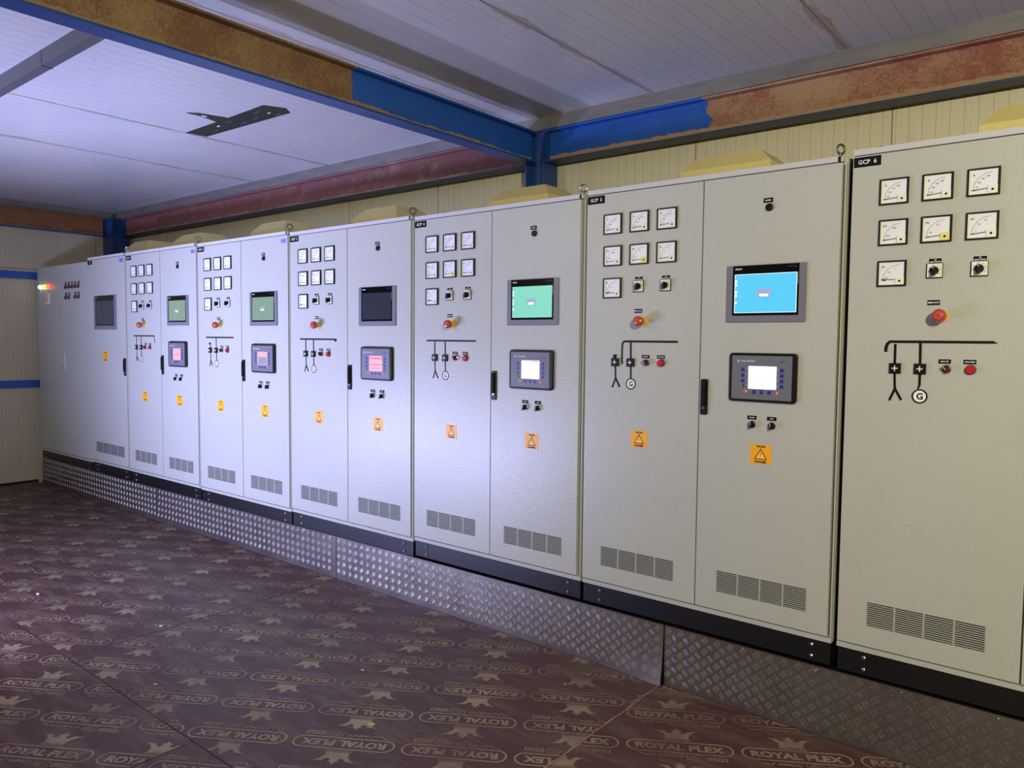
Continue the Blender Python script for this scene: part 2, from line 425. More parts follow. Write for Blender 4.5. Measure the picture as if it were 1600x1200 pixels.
def sheet(x0, x1, y0, y1, phase, inv, vis):
    g = MB(); g.box(x0, x1, y0, y1, 0, FZ, 'plywood'); sh = g.build('plywood_sheet', floor)
    a0 = TD+(PI if inv else 0); c_, s_ = math.cos(a0), math.sin(a0)
    bm = bmesh.new(); cut = []
    for i in range(-40, 40):
        for j in range(-40, 40):
            px, py = phase[0]+i*U[0]+j*Vv[0], phase[1]+i*U[1]+j*Vv[1]
            if px < x0-.22 or px > x1+.22 or py < y0-.22 or py > y1+.22: continue
            # outside what this view or a step aside of it could show
            d = Vector((px-CX, py-CY, 0)); a = math.atan2(-d.x, d.y)-YAW
            if abs(a) > .80 or d.length < .9: continue
            vs = [bm.verts.new((px+x*c_-y*s_, py+x*s_+y*c_, FZ+.0007)) for x, y in SV]
            for f in SF:
                try: bm.faces.new([vs[k] for k in f])
                except ValueError: pass
    e = .004
    for co, no in (((x0+e, 0, 0), (-1, 0, 0)), ((x1-e, 0, 0), (1, 0, 0)), ((0, y0+e, 0), (0, -1, 0)), ((0, y1-e, 0), (0, 1, 0))):
        geom = bm.verts[:]+bm.edges[:]+bm.faces[:]
        bmesh.ops.bisect_plane(bm, geom=geom, plane_co=co, plane_no=no, clear_outer=True)
    if bm.faces:
        me = bpy.data.meshes.new('sheet_print'); bm.to_mesh(me); me.materials.append(MATS['stamp_ink'])
        o = bpy.data.objects.new('sheet_print', me); COL.objects.link(o); o.parent = sh
    bm.free()
gp = .0018
YS = -1.583
pinv = (-.378, -1.016); pup = (.6125, -.221); pup2 = (-1.175, -1.765)
for x0, x1 in ((-1.87, .43), (-4.17, -1.87), (-6.47, -4.17), (-6.86, -6.47)):
    sheet(x0+gp, x1-gp, YS+gp, YB if False else -.001, pinv, True, 1)
for x0, x1, ph, inv in ((-.70, .43, pinv, True), (-3.0, -.70, pup2, False), (-5.3, -3.0, pup2, False), (-6.86, -5.3, pup2, False)):
    sheet(x0+gp, x1-gp, YS-1.15+gp, YS-gp, ph, inv, 1)
for x0, x1 in ((-6.86, -4.56), (-4.56, -2.26), (-2.26, .43)):
    sheet(x0+gp, x1-gp, -5.2, YS-1.15-gp, pup2, False, 0)
sheet(.43+gp, 2.73, YS+gp-.7, -.001, pup, False, 1)
sheet(.43+gp, 2.73, -5.2, YS-.7-gp, pup, False, 0)
sheet(2.73+gp, 5.0, -5.2, -.001, pup, False, 0)

def filler(pts, name):
    g = MB(); V = []; F = []
    for k, (x, y, w_) in enumerate(pts):
        V += [(x-w_, y, FZ+.0006), (x+w_, y, FZ+.0006), (x+w_, y, FZ+.0016), (x-w_, y, FZ+.0016)]
        if k:
            a = 4*(k-1)
            for j in range(4): F.append((a+j, a+(j+1) % 4, a+4+(j+1) % 4, a+4+j))
    g.add(V, F, 'seam_dust'); return g.build(name, floor)
filler([(.430+random.uniform(-.002, .002), -.03-k*.03, random.uniform(.0012, .0042)) for k in range(36)], 'seam_filler')
filler([(.430-.0065*k*1.05, -.462+.0017*k, random.uniform(.001, .0028)) for k in range(28)], 'seam_filler')

# ------------------------------------------------------------------ tread plate skirting
def five_bar(x0, x1, z0, z1, mb):
    """low rounded bars in groups of five, alternating direction"""
    px, pz = .0565, .0485; bl, bw, bh = .0290, .0032, .0026
    V = []; F = []
    def bar_(cx, cz, ang):
        ca, sa = math.cos(ang), math.sin(ang); k = len(V)
        def P(a, b_, y): V.append((cx+a*ca-b_*sa, y, cz+a*sa+b_*ca))
        h = bl/2
        for a, wd, y in ((-h, 0, 0), (-h*.55, bw/2, 0), (h*.55, bw/2, 0), (h, 0, 0), (h*.55, -bw/2, 0), (-h*.55, -bw/2, 0)): P(a, wd, y)
        P(-h*.5, 0, -bh); P(h*.5, 0, -bh)
        for q in ((0, 1, 6), (1, 2, 7, 6), (2, 3, 7), (3, 4, 7), (4, 5, 6, 7), (5, 0, 6)): F.append(tuple(k+i for i in q))
    i = 0; x = x0
    nx = int((x1-x0)/px)+1; nz = int((z1-z0)/pz)+1
    for a in range(nx):
        for b_ in range(nz+1):
            for (ox, oz, ang) in ((.25, .25, -PI/4), (.75, .75, PI/4)):
                cx = x0+(a+ox)*px; cz = z0+(b_+oz)*pz-.01
                if cx < x0+.012 or cx > x1-.012 or cz < z0+.012 or cz > z1-.012: continue
                n = (-math.sin(ang), math.cos(ang))
                for k in range(-2, 3): bar_(cx+n[0]*k*.0060, cz+n[1]*k*.0060, ang)
    mb.add(V, F, 'tread_bar')
def lean(verts, x0, x1, amt_l, amt_r, top):
    out = []
    for x, y, z in verts:
        u = (x-x0)/(x1-x0); k = max(0, (top-z)/top)**2
        out.append((x, y-k*(amt_l*max(0, 1-u*6)**1.5+amt_r*max(0, 1-(1-u)*6)**1.5), z))
    return out
plates = [(-6.74, -4.235, .0, .0, 'dull aluminium tread plate skirting at the far left corner, under the lamp cabinet'),
          (-4.225, -1.878, .022, .0, 'aluminium tread plate skirting under the second and third numbered cabinets'),
          (-1.872, .437, .0, .030, 'brightly lit aluminium tread plate with its lower right corner curling off the wall'),
          (.443, 2.95, .0, .0, 'nearest aluminium tread plate skirting at the right, under the fifth and sixth cabinets')]
PLATES = []
for i, (x0, x1, al, ar, lab) in enumerate(plates):
    g = MB(); n = 40; zs = [FZ+.001, .05, .08, .12, .17, .22, .292]
    V = []
    for k in range(n+1):
        x = x0+(x1-x0)*k/n
        for z in zs: V.append((x, -.0005, z))
        for z in zs: V.append((x, .0020, z))
    q = len(zs); F = []
    for k in range(n):
        a, b_ = k*2*q, (k+1)*2*q
        for j in range(q-1):
            F.append((a+j, b_+j, b_+j+1, a+j+1)); F.append((a+q+j, a+q+j+1, b_+q+j+1, b_+q+j))
        F.append((a, a+q, b_+q, b_)); F.append((a+q-1, b_+q-1, b_+2*q-1, a+2*q-1))
    F.append(tuple(range(q))+tuple(range(2*q-1, q-1, -1))); e_ = n*2*q; F.append(tuple(e_+j for j in range(q-1, -1, -1))+tuple(e_+j for j in range(q, 2*q)))
    g.add(V, F, 'tread_aluminium')
    five_bar(x0+.004, x1-.004, FZ+.004, .288, g)
    g.v = lean(g.v, x0, x1, al, ar, .292)
    pl = g.build('tread_plate', fix=False); tag(pl, lab, 'metal plate', 'tread plate skirting below the cabinets')
    PLATES.append((pl, x0, x1))

# ------------------------------------------------------------------ instruments (mesh cache, one mesh per kind)
CACHE = {}
def cached(key, fn):
    if key not in CACHE:
        g = MB(); fn(g); me = g.mesh(key if isinstance(key, str) else key[0])
        bm = bmesh.new(); bm.from_mesh(me); bmesh.ops.recalc_face_normals(bm, faces=[f for f in bm.faces])
        for f in bm.faces:                                    # flat lettering always faces the room
            if len(f.verts) >= 3 and all(abs(v.co.y-f.verts[0].co.y) < 1e-6 for v in f.verts) and f.normal.y > 0 and not any(len(e.link_faces) == 2 and e.link_faces[0].normal.angle(e.link_faces[1].normal, 0) > .3 for e in f.edges if len(e.link_faces) == 2):
                f.normal_flip()
        bm.to_mesh(me); bm.free(); CACHE[key] = me
    return CACHE[key]
def put(name, key, fn, parent, x=0, z=0, y=0):
    o = bpy.data.objects.new(name, cached(key, fn)); COL.objects.link(o); o.parent = parent; o.location = (x, y, z); return o

def screw_(g): g.cyl(0, 0, [(0, .0045), (-.0022, .004), (-.003, .002)], 'chrome', 8)
for pl, x0, x1 in PLATES:
    for k in range(9): put('screw', 'screw', screw_, pl, x0+.06+(x1-x0-.12)*k/8, .278)
MW, MH = .096, .092
def meter_bezel(g):
    for a in ((-MW/2, MW/2, MH/2-.005, MH/2), (-MW/2, MW/2, -MH/2, -MH/2+.005), (-MW/2, -MW/2+.005, -MH/2+.005, MH/2-.005), (MW/2-.006, MW/2, -MH/2+.005, MH/2-.005)):
        g.box(a[0], a[1], -.009, 0, a[2], a[3], 'black_plastic')
    g.box(-MW/2+.004, MW/2-.005, -.0015, 0, -MH/2+.004, MH/2-.004, 'black_plastic')
def meter_dial(kind):
    def fn(g):
        x0, x1, z0, z1 = -MW/2+.0052, MW/2-.0062, -MH/2+.0052, MH/2-.0052
        g.box(x0, x1, -.0035, -.0014, z0, z1, 'meter_white')
        g.box(x0, x0+.007, -.0062, -.0035, z0, z1, 'meter_cream'); g.box(x0+.007, x1, -.0062, -.0035, z0, z0+.004, 'meter_cream')
        ox, oz = .024, -.024; y = -.0038
        g.ring(ox, oz, .0535, .0543, y, -.0034, 'ink', 20, 92, 180)
        for k in range(21):
            a = math.radians(180-k*88/20); r0, r1 = .0543, .0585 if k % 5 == 0 else .0562
            g.bar(ox+r0*math.cos(a), oz+r0*math.sin(a), ox+r1*math.cos(a), oz+r1*math.sin(a), .0006, y, -.0034, 'ink')
        nums = {'A': ['50', '100', '150', '200'], 'kW': ['500', '1000'], 'Hz': ['50', '55'], 'kV': ['5', '10', '15'], 'cos': ['0.8', '0.9', '1']}[kind]
        for k, s in enumerate(nums):
            a = math.radians(180-(k+.4)*88/len(nums)); g.text(s, ox+.044*math.cos(a), oz+.044*math.sin(a), .0055, y-.0003, 'ink', bold=.01)
        g.text(kind if kind != 'cos' else 'PF', -.029, .024, .0075, y-.0003, 'ink', bold=.02)
        g.text('AC 2.5', -.016, -.038, .003, y-.0003, 'ink')
        g.bar(-.033, -.027 if kind != 'cos' else -.020, .012, -.0225, .0018, -.0075, -.0062, 'black_plastic')
        g.bar(-.033, -.027 if kind != 'cos' else -.020, -.020, -.0257, .0026, -.0076, -.0062, 'black_plastic')
    return fn
def meter_block(col):
    def fn(g):
        g.slab(.012, MW/2-.0062, -MH/2+.0052, -.014, -.0085, -.0036, col, ch=.0008)
        g.cyl(.0265, -.0275, [(-.0085, .0040), (-.0095, .0038)], 'black_plastic', 14)
    return fn
def plate(txts, w_, h_, th=.0045):
    def fn(g):
        g.box(-w_/2-.0008, w_/2+.0008, -.0004, 0, -h_/2-.0008, h_/2+.0008, 'label_white')
        g.box(-w_/2, w_/2, -.0016, 0, -h_/2, h_/2, 'matt_black')
        n = len(txts)
        for k, s in enumerate(txts): g.text(s, 0, (n-1)*.5*th*1.5-k*th*1.5, th, -.0019, 'label_white', wmax=w_*.88, bold=.035)
    return fn
def estop_collar(g):
    g.cyl(0, 0, [(0, .0235), (-.004, .0235), (-.005, .022)], 'yellow_collar', 24)
    g.cyl(0, 0, [(-.005, .015), (-.030, .014)], 'yellow_collar', 20)
def estop_head(g):
    g.cyl(0, 0, [(-.028, .016), (-.032, .0215), (-.046, .0235), (-.056, .0215), (-.061, .015), (-.063, .006)], 'red_cap', 28)
    g.ring(0, 0, .0085, .0100, -.0628, -.058, 'sticker_bolt', 20)
def sel_base(g):
    g.slab(-.026, .026, -.026, .026, -.006, 0, 'black_plastic', ch=.001)
    g.slab(-.0225, .0245, -.0225, .0245, -.0068, -.0055, 'meter_cream')
    for k in range(8):
        a = k*PI/4+.2; g.cyl(.019*math.cos(a), .0005+.019*math.sin(a), [(-.0068, .0016), (-.0072, .0016)], 'ink', 6)
def sel_knob(g):
    g.cyl(0, 0, [(-.0065, .0145), (-.016, .0140), (-.018, .0125)], 'black_plastic', 20)
    g.prism([(-.0052, -.017), (.0052, -.017), (.0042, .014), (-.0042, .014)], -.032, -.016, 'black_plastic', .001)
    g.bar(0, .005, 0, .013, .0016, -.0326, -.032, 'label_white')
def small_base(g):
    g.cyl(0, 0, [(0, .0155), (-.005, .0155), (-.0065, .0140)], 'chrome', 20)
def small_handle(mat):
    def fn(g):
        g.cyl(0, 0, [(-.0065, .0125), (-.013, .0120), (-.0145, .011)], mat, 18)
        g.prism([(-.0045, -.013), (.0045, -.013), (.0045, .013), (-.0045, .013)], -.026, -.0145, mat, .001)
        g.bar(0, -.002, 0, .0125, .0016, -.0265, -.0258, 'label_white')
    return fn
def push_ring(g): g.cyl(0, 0, [(0, .0175), (-.004, .0172), (-.008, .0160)], 'hub_dark', 20)
def push_cap(mat):
    def fn(g): g.cyl(0, 0, [(-.006, .0142), (-.015, .0140), (-.017, .012)], mat, 20)
    return fn
def black_button(g):
    g.cyl(0, 0, [(0, .0155), (-.008, .0150), (-.0095, .0125), (-.0085, .0115)], 'black_plastic', 20)
def indicator(g):
    g.slab(-.019, .019, -.0185, .0185, -.010, 0, 'black_plastic', ch=.0015)
    g.cyl(0, 0, [(-.010, .0125), (-.0115, .0115)], 'matt_black', 18)
def indicator_cross(g):
    g.box(-.010, .010, -.0128, -.0114, -.0017, .0017, 'meter_cream'); g.box(-.0017, .0017, -.0129, -.0114, -.010, .010, 'meter_cream')
def sticker(s):
    def fn(g):
        g.box(-s/2, s/2, -.0008, 0, -s*.45, s*.45, 'orange_label')
        y = -.0011
        g.text('TEHLİKE', 0, s*.365, s*.115, y, 'matt_black', wmax=s*.84, bold=.05)
        g.text('DANGER', 0, -s*.36, s*.11, y, 'matt_black', wmax=s*.84, bold=.05)
        a, b_, c_ = (-.30*s, -.25*s), (.30*s, -.25*s), (0, .27*s)
        g.prism([a, b_, c_], -.00115, -.0008, 'matt_black')
        g.prism([(-.235*s, -.212*s), (.235*s, -.212*s), (0, .195*s)], -.0014, -.0011, 'sticker_inner')
        bolt = [(.0, .12), (-.045, -.03), (-.005, -.02), (-.02, -.16), (.045, .01), (.008, .0), (.03, .11)]
        g.prism([(x*s, z*s) for x, z in bolt], -.0017, -.0013, 'sticker_bolt')
    return fn
def handle_(g):
    g.slab(-.0155, .0155, -.076, .076, -.009, 0, 'black_plastic', r=.006, ch=.002)
    g.slab(-.0075, .0075, -.040, .064, -.019, -.008, 'matt_black', r=.003, ch=.002)
def lock_(g):
    g.cyl(0, 0, [(-.009, .0075), (-.0115, .0068)], 'chrome', 14); g.bar(-.003, 0, .003, 0, .0014, -.0118, -.0114, 'matt_black')
def nameplate(s):
    def fn(g):
        g.box(-.048, .048, -.0005, 0, -.0195, .0195, 'label_white'); g.box(-.047, .047, -.0016, 0, -.0185, .0185, 'matt_black')
        g.text(s, 0, 0, .0155, -.0019, 'label_white', wmax=.074, bold=.012)
    return fn
def grille(w_):
    """pressed ventilation slots: four columns, twelve rows, real openings over a black plate that stands in for the shaded inside"""
    def fn(g):
        h = .0925; g.box(0, w_, .012, .014, 0, h, 'gap_black')  # black backing painted as the shaded cabinet interior
        n = 12; p = h/n
        for k in range(n+1): g.box(0, w_, -.0004, .003, k*p-.0015, k*p+.0015, 'cabinet_paint')
        cw = w_/4
        for k in range(5): g.box(k*cw-.003, k*cw+.003, -.0004, .003, 0, h, 'cabinet_paint')
    return fn
def door(w_, z0, z1, hole=None):
    def fn(g):
        if not hole: g.box(0, w_, 0, .02, z0, z1, 'cabinet_paint'); return
        hx0, hx1, hz0, hz1 = hole
        xs = [0, hx0, hx1, w_]; zs = [z0, hz0, hz1, z1]; V = []; F = []
        for y in (0, .02):
            for z in zs:
                for x in xs: V.append((x, y, z))
        def id_(i, j, k): return k*16+j*4+i
        for j in range(3):
            for i in range(3):
                if i == 1 and j == 1: continue
                F.append((id_(i, j, 0), id_(i+1, j, 0), id_(i+1, j+1, 0), id_(i, j+1, 0)))
                F.append((id_(i, j, 1), id_(i, j+1, 1), id_(i+1, j+1, 1), id_(i+1, j, 1)))
        for i in range(3):
            F.append((id_(i, 0, 0), id_(i, 0, 1), id_(i+1, 0, 1), id_(i+1, 0, 0))); F.append((id_(i, 3, 0), id_(i+1, 3, 0), id_(i+1, 3, 1), id_(i, 3, 1)))
            F.append((id_(0, i, 0), id_(0, i+1, 0), id_(0, i+1, 1), id_(0, i, 1))); F.append((id_(3, i, 0), id_(3, i, 1), id_(3, i+1, 1), id_(3, i+1, 0)))
        F.append((id_(1, 1, 0), id_(2, 1, 0), id_(2, 1, 1), id_(1, 1, 1))); F.append((id_(1, 2, 0), id_(1, 2, 1), id_(2, 2, 1), id_(2, 2, 0)))
        F.append((id_(1, 1, 0), id_(1, 1, 1), id_(1, 2, 1), id_(1, 2, 0))); F.append((id_(2, 1, 0), id_(2, 2, 0), id_(2, 2, 1), id_(2, 1, 1)))
        g.add(V, F, 'cabinet_paint')
    return fn
def hmi(w_, h_, mode):
    """returns builder functions for housing, glass and picture of a touch panel centred on 0,0"""
    L_, R_, B_, T_ = -w_/2, w_/2, -h_/2, h_/2
    gx0, gx1, gz0, gz1 = L_+.027*w_/.325, R_-.027*w_/.325, B_+.027*h_/.23, T_-.0015
    sx0, sx1, sz0, sz1 = gx0+.009, gx1-.008, gz0+.011, T_-.036*h_/.23
    def housing(g):
        g.slab(L_, R_, B_, T_, -.008, 0, 'hmi_bezel', r=.003, ch=.0015)
    def glass(g):
        g.slab(gx0, gx1, gz0, gz1, -.0092, -.0075, 'hmi_glass', r=.002)
        g.text('SIEMENS', gx0+.010, gz1-.013, .0058, -.0095, 'label_white', align='L', bold=.02)
        g.text('SIMATIC HMI', gx1-.012, gz1-.011, .0042, -.0095, 'dark_grey_plastic', align='R')
        g.box(gx1-.0065, gx1-.0015, -.0094, -.0091, sz1-.045, sz1, 'dark_grey_plastic')
    def picture(g):
        g.box(sx0, sx1, -.0096, -.0090, sz0, sz1, mode)
        if not mode.startswith('scr_off'):
            cx, cz = (sx0+sx1)/2-.004, (sz0+sz1)/2
            g.box(cx-.028, cx+.028, -.0100, -.0095, cz-.015, cz+.016, 'scr_dialog')
            g.box(cx-.018, cx+.018, -.0103, -.0099, cz-.012, cz-.003, 'scr_white')
            if mode in ('scr_cyan', 'scr_mint'):
                for k in range(8): g.box(sx0+.003, sx0+.010, -.0099, -.0095, sz1-.018-k*.0145, sz1-.009-k*.0145, 'scr_white' if k % 3 else 'scr_dialog')
                e = .0014
                for a in ((sx0, sx1, sz1-e, sz1), (sx0, sx1, sz0, sz0+e), (sx0, sx0+e, sz0, sz1), (sx1-e, sx1, sz0, sz1)): g.box(a[0], a[1], -.0098, -.0095, a[2], a[3], 'scr_white' if mode == 'scr_cyan' else 'scr_mint')
    return housing, glass, picture
def ctl_housing(g): g.slab(-.139, .139, -.099, .099, -.016, 0, 'black_plastic', r=.014, ch=.004, seg=6)
def ctl_face(g):
    g.slab(-.1255, .1215, -.089, .088, -.0172, -.0155, 'controller_face', r=.003)
    y = -.0175
    g.text('WOODWARD', -.104+.018, .066, .0065, y, 'meter_white', align='L', bold=.01, wmax=.06)
    g.ring(-.098, .066, .0030, .0050, y, -.017, 'meter_white', 12); g.bar(-.100, .060, -.092, .066, .0014, y-.0002, -.017, 'meter_white')
    g.text('easYgen', .083, .064, .0075, y, 'key_blue', bold=.03)
    for dz in (.033, .011, -.011, -.032): g.bar(-.072, dz, -.061, dz, .0008, y, -.017, 'meter_white'); g.bar(.062, dz, .072, dz, .0008, y, -.017, 'meter_white')
    for (x, z) in ((-.063, -.057), (.065, -.060)):
        g.prism([(x-.004, z-.006), (x+.006, z), (x-.004, z+.006)], y-.0006, -.017, 'led_red')
    g.prism([(-.080, -.032), (-.074, -.026), (-.068, -.032)], y, -.017, 'matt_black'); g.prism([(-.080, -.036), (-.068, -.036), (-.074, -.042)], y, -.017, 'matt_black')
def ctl_screen(mode):
    def fn(g):
        g.box(-.055, .060, -.0180, -.0168, -.046, .046, 'scr_white' if mode in ('white', 'white_pink') else 'scr_pink')
        y = -.0183
        if mode == 'white_pink': g.box(.002, .058, y, -.0179, .036, .044, 'scr_pink')
        if mode == 'lines':
            g.box(-.053, .058, y, -.0179, .026, .036, 'scr_rose'); g.box(-.053, .058, y, -.0179, -.010, -.003, 'scr_rose'); g.box(-.04, .04, y, -.0179, -.03, -.026, 'scr_rose')
        if mode == 'pink_white': g.box(-.045, .055, y, -.0179, -.042, .01, 'scr_dialog')
        if mode == 'rose': g.box(-.04, .045, y, -.0179, -.006, -.001, 'scr_rose')
    return fn
def key_(g):
    g.slab(-.0085, .0085, -.0085, .0085, -.0176, -.0168, 'key_edge'); g.slab(-.0068, .0068, -.0068, .0068, -.0182, -.0172, 'key_blue')
def eye_bolt(g):
    n, mth, R, r = 20, 8, .0175, .0042; V = []; F = []
    for i in range(n):
        a = 2*PI*i/n
        for j in range(mth):
            b_ = 2*PI*j/mth; V.append(((R+r*math.cos(b_))*math.cos(a), r*math.sin(b_), .036+(R+r*math.cos(b_))*math.sin(a)))
    for i in range(n):
        for j in range(mth): F.append((i*mth+j, ((i+1) % n)*mth+j, ((i+1) % n)*mth+(j+1) % mth, i*mth+(j+1) % mth))
    g.add(V, F, 'steel')
    for z0, z1, rr in ((0, .006, .012), (.006, .018, .007)):
        g.loft([[(rr*math.cos(2*PI*k/12), rr*math.sin(2*PI*k/12), z) for k in range(12)] for z in (z0, z1)], 'steel')
def hood(g):
    # raised roof ventilator: upright skirt and sloping lid
    b0 = [(-.205, .22), (.215, .22), (.215, .54), (-.205, .54)]; t0 = [(-.150, .28), (.145, .28), (.145, .48), (-.150, .48)]
    g.loft([[(x, y, 0) for x, y in b0], [(x, y, .085) for x, y in b0], [(x, y, .150) for x, y in t0]], 'hood_yellow')

def bus(style):
    def fn(g):
        y0, y1, zb = -.0012, 0, 1.551
        d = {1: (.122, .478), 2: (.108, .484), 3: (.108, .470), 4: (.102, .474), 5: (.212, .484), 6: (.148, .470)}[style]
        x0, x1 = d; wd = .0095
        g.bar(x0, zb, x1, zb, wd, y0, y1, 'tape_black')
        if style == 1:
            for k in range(5): g.bar(x1-.003+k*.002, zb-.001-k*.011, x1-.001+k*.0018, zb-.013-k*.011, .008, y0-.0004, y1, 'tape_black')
        if style == 3: g.cyl(x1+.006, zb-.006, [(0, .009), (-.006, .008)], 'tape_black', 12)
        if style == 4: g.prism([(x1, zb-.0047), (x1+.014, zb-.0035), (x1, zb+.0047)], y0, y1, 'tape_black')
        if style == 5:
            for a, b_, c_, e_ in ((.212, zb, .206, zb-.010), (.206, zb-.008, .2045, zb-.04), (.2045, zb-.038, .204, zb-.075), (.204, zb-.073, .2055, zb-.105)): g.bar(a, b_, c_, e_, .0075, y0-.001, y1, 'tape_black')
        if style == 6:
            for a, b_, c_, e_ in ((.150, zb, .141, zb-.009), (.142, zb-.007, .138, zb-.022), (.138, zb-.020, .1375, zb-.037)): g.bar(a, b_, c_, e_, .010, y0-.002, y1, 'tape_black')
            g.prism([(x1, zb-.0047), (x1+.013, zb-.0035), (x1, zb+.0047)], y0, y1, 'tape_black')
    return fn
def feeder(style):
    def fn(g):
        y0, y1 = -.0013, 0
        top = {1: 1.546, 2: 1.505, 3: 1.546, 4: 1.546, 5: 1.484, 6: 1.543}[style]
        g.bar(.1685, 1.470, .1680, top, .0085, y0, y1, 'tape_black')
        if style in (2, 5): g.cyl(.168, top, [(0, .0075), (-.010, .0065)], 'tape_black', 10)
        g.bar(.1690, 1.44, .1720, 1.375, .0080, y0, y1, 'tape_black')
        g.bar(.1725, 1.383, .1545, 1.338, .0085, y0, y1, 'tape_black'); g.bar(.1715, 1.383, .1945, 1.341, .0085, y0-.0003, y1, 'tape_black')
    return fn
def gen_line(style):
    def fn(g):
        y0, y1 = -.0013, 0
        g.bar(.2510, 1.470, .2495, 1.546, .0088, y0, y1, 'tape_black')
        if style == 6: g.bar(.2515, 1.44, .2515, 1.395, .0085, y0, y1, 'tape_black'); g.bar(.2515, 1.398, .247, 1.384, .006, y0-.001, y1, 'tape_black')
        else: g.bar(.2515, 1.44, .2525, 1.380, .0080, y0, y1, 'tape_black')
    return fn
def gen_symbol(g):
    g.cyl(0, 0, [(0, .0255), (-.0012, .0255)], 'label_white', 28); g.ring(0, 0, .0205, .0258, -.0018, -.001, 'tape_black', 28)
    g.text('G', 0, 0, .024, -.0016, 'tape_black', bold=.03)

# ------------------------------------------------------------------ cabinets
# name, x0, x-scale, z-shift, z-scale, full width to the next one
CABS = {1: (-4.7359, .0227, .0055, .0119), 2: (-3.5381, .0133, -.0018, .0095), 3: (-2.3505, .0076, -.0053, -.0006),
        4: (-1.1616, -.0256, -.0038, -.0129), 5: (-.0021, -.0137, -.0001, -.0084), 6: (1.1663, -.0061, .0055, -.0004)}
ZB = .30
def cab_root(name, x0, sx, dz, sz):
    return empty(name, (x0, 0, ZB+dz-sz*(1.3-ZB)), 0, (1+sx, 1, 1+sz))
def z_(z): return z-ZB
def shell(root, W_, doors, rim=True, foot_drop=0, top=2.254):
    """body carcass, plinth with bolts, top rail; doors = [(x0, x1, grille or None)]"""
    g = MB()
    zt = z_(top-.004)
    g.box(.003, W_, .022, .60, z_(.386), zt, 'frame_paint')
    g.box(.0, W_, .004, .022, z_(.386), z_(.405), 'cabinet_paint')          # sill below the doors
    g.box(W_-.006, W_-.001, .004, .022, z_(.405), z_(2.226), 'frame_paint')    # edge fold beside the door
    g.box(W_, W_+.004, .05, .60, z_(.300), zt, 'gap_black')                      # black strip standing in for shade in the gap to the next cabinet
    g.build('body', root)
    g = MB(); g.box(.004, W_-.003, .010, .58, z_(.296)-foot_drop, z_(.386), 'plinth_black'); pl = g.build('plinth', root)
    for x in (.098, W_-.075):
        for z in (.362, .317): put('bolt', 'bolt', bolt_, pl, x, z_(z))
    if rim:
        g = MB(); g.box(.004, W_-.033, -.002, .030, z_(top-.021), z_(top), 'rail_paint')
        g.box(W_-.033, W_-.022, .003, .030, z_(top-.021), z_(top-.001), 'gap_black'); g.box(W_-.022, W_-.012, .001, .030, z_(top-.021), z_(top-.002), 'frame_paint'); g.build('top_rail', root)
    out = []
    for x0, x1, gr in doors:
        w_ = x1-x0; hole = (gr[0]-x0, gr[0]-x0+gr[1], z_(.489), z_(.5815)) if gr else None
        d = put('door', ('door', round(w_, 4), round(hole[0], 4) if hole else 0, top), door(w_, z_(.411), z_(2.229 if rim else top-.006), hole), root, x0, 0, 0)
        if gr: put('ventilation_grille', ('ventilation_grille', gr[1]), grille(gr[1]), d, gr[0]-x0, z_(.489), 0)
        out.append(d)
    return out
def bolt_(g): g.cyl(0, 0, [(.010, .0085), (.004, .008), (.002, .005)], 'chrome', 12)
def add_handle(parent, x, z):
    h = put('door_handle', 'door_handle', handle_, parent, x, z_(z)); 
    put('key_lock', 'key_lock', lock_, h, -.001, -.046); return h
def add_hmi(root, cx, cz, w_, h_, mode):
    a, b_, c_ = hmi(w_, h_, mode)
    h = put('touch_panel', ('touch_panel', w_), a, root, cx, z_(cz))
    put('panel_glass', ('panel_glass', w_), b_, h); put('screen', ('screen', w_, mode), c_, h)
    return h
METERS = [[(.146, 'A'), (.285, 'A'), (.422, 'A')], [(.148, 'kW'), (.286, 'Hz'), (.423, 'kV')], [(.148, 'cos')]]
MZ = [2.0885, 1.943, 1.796]
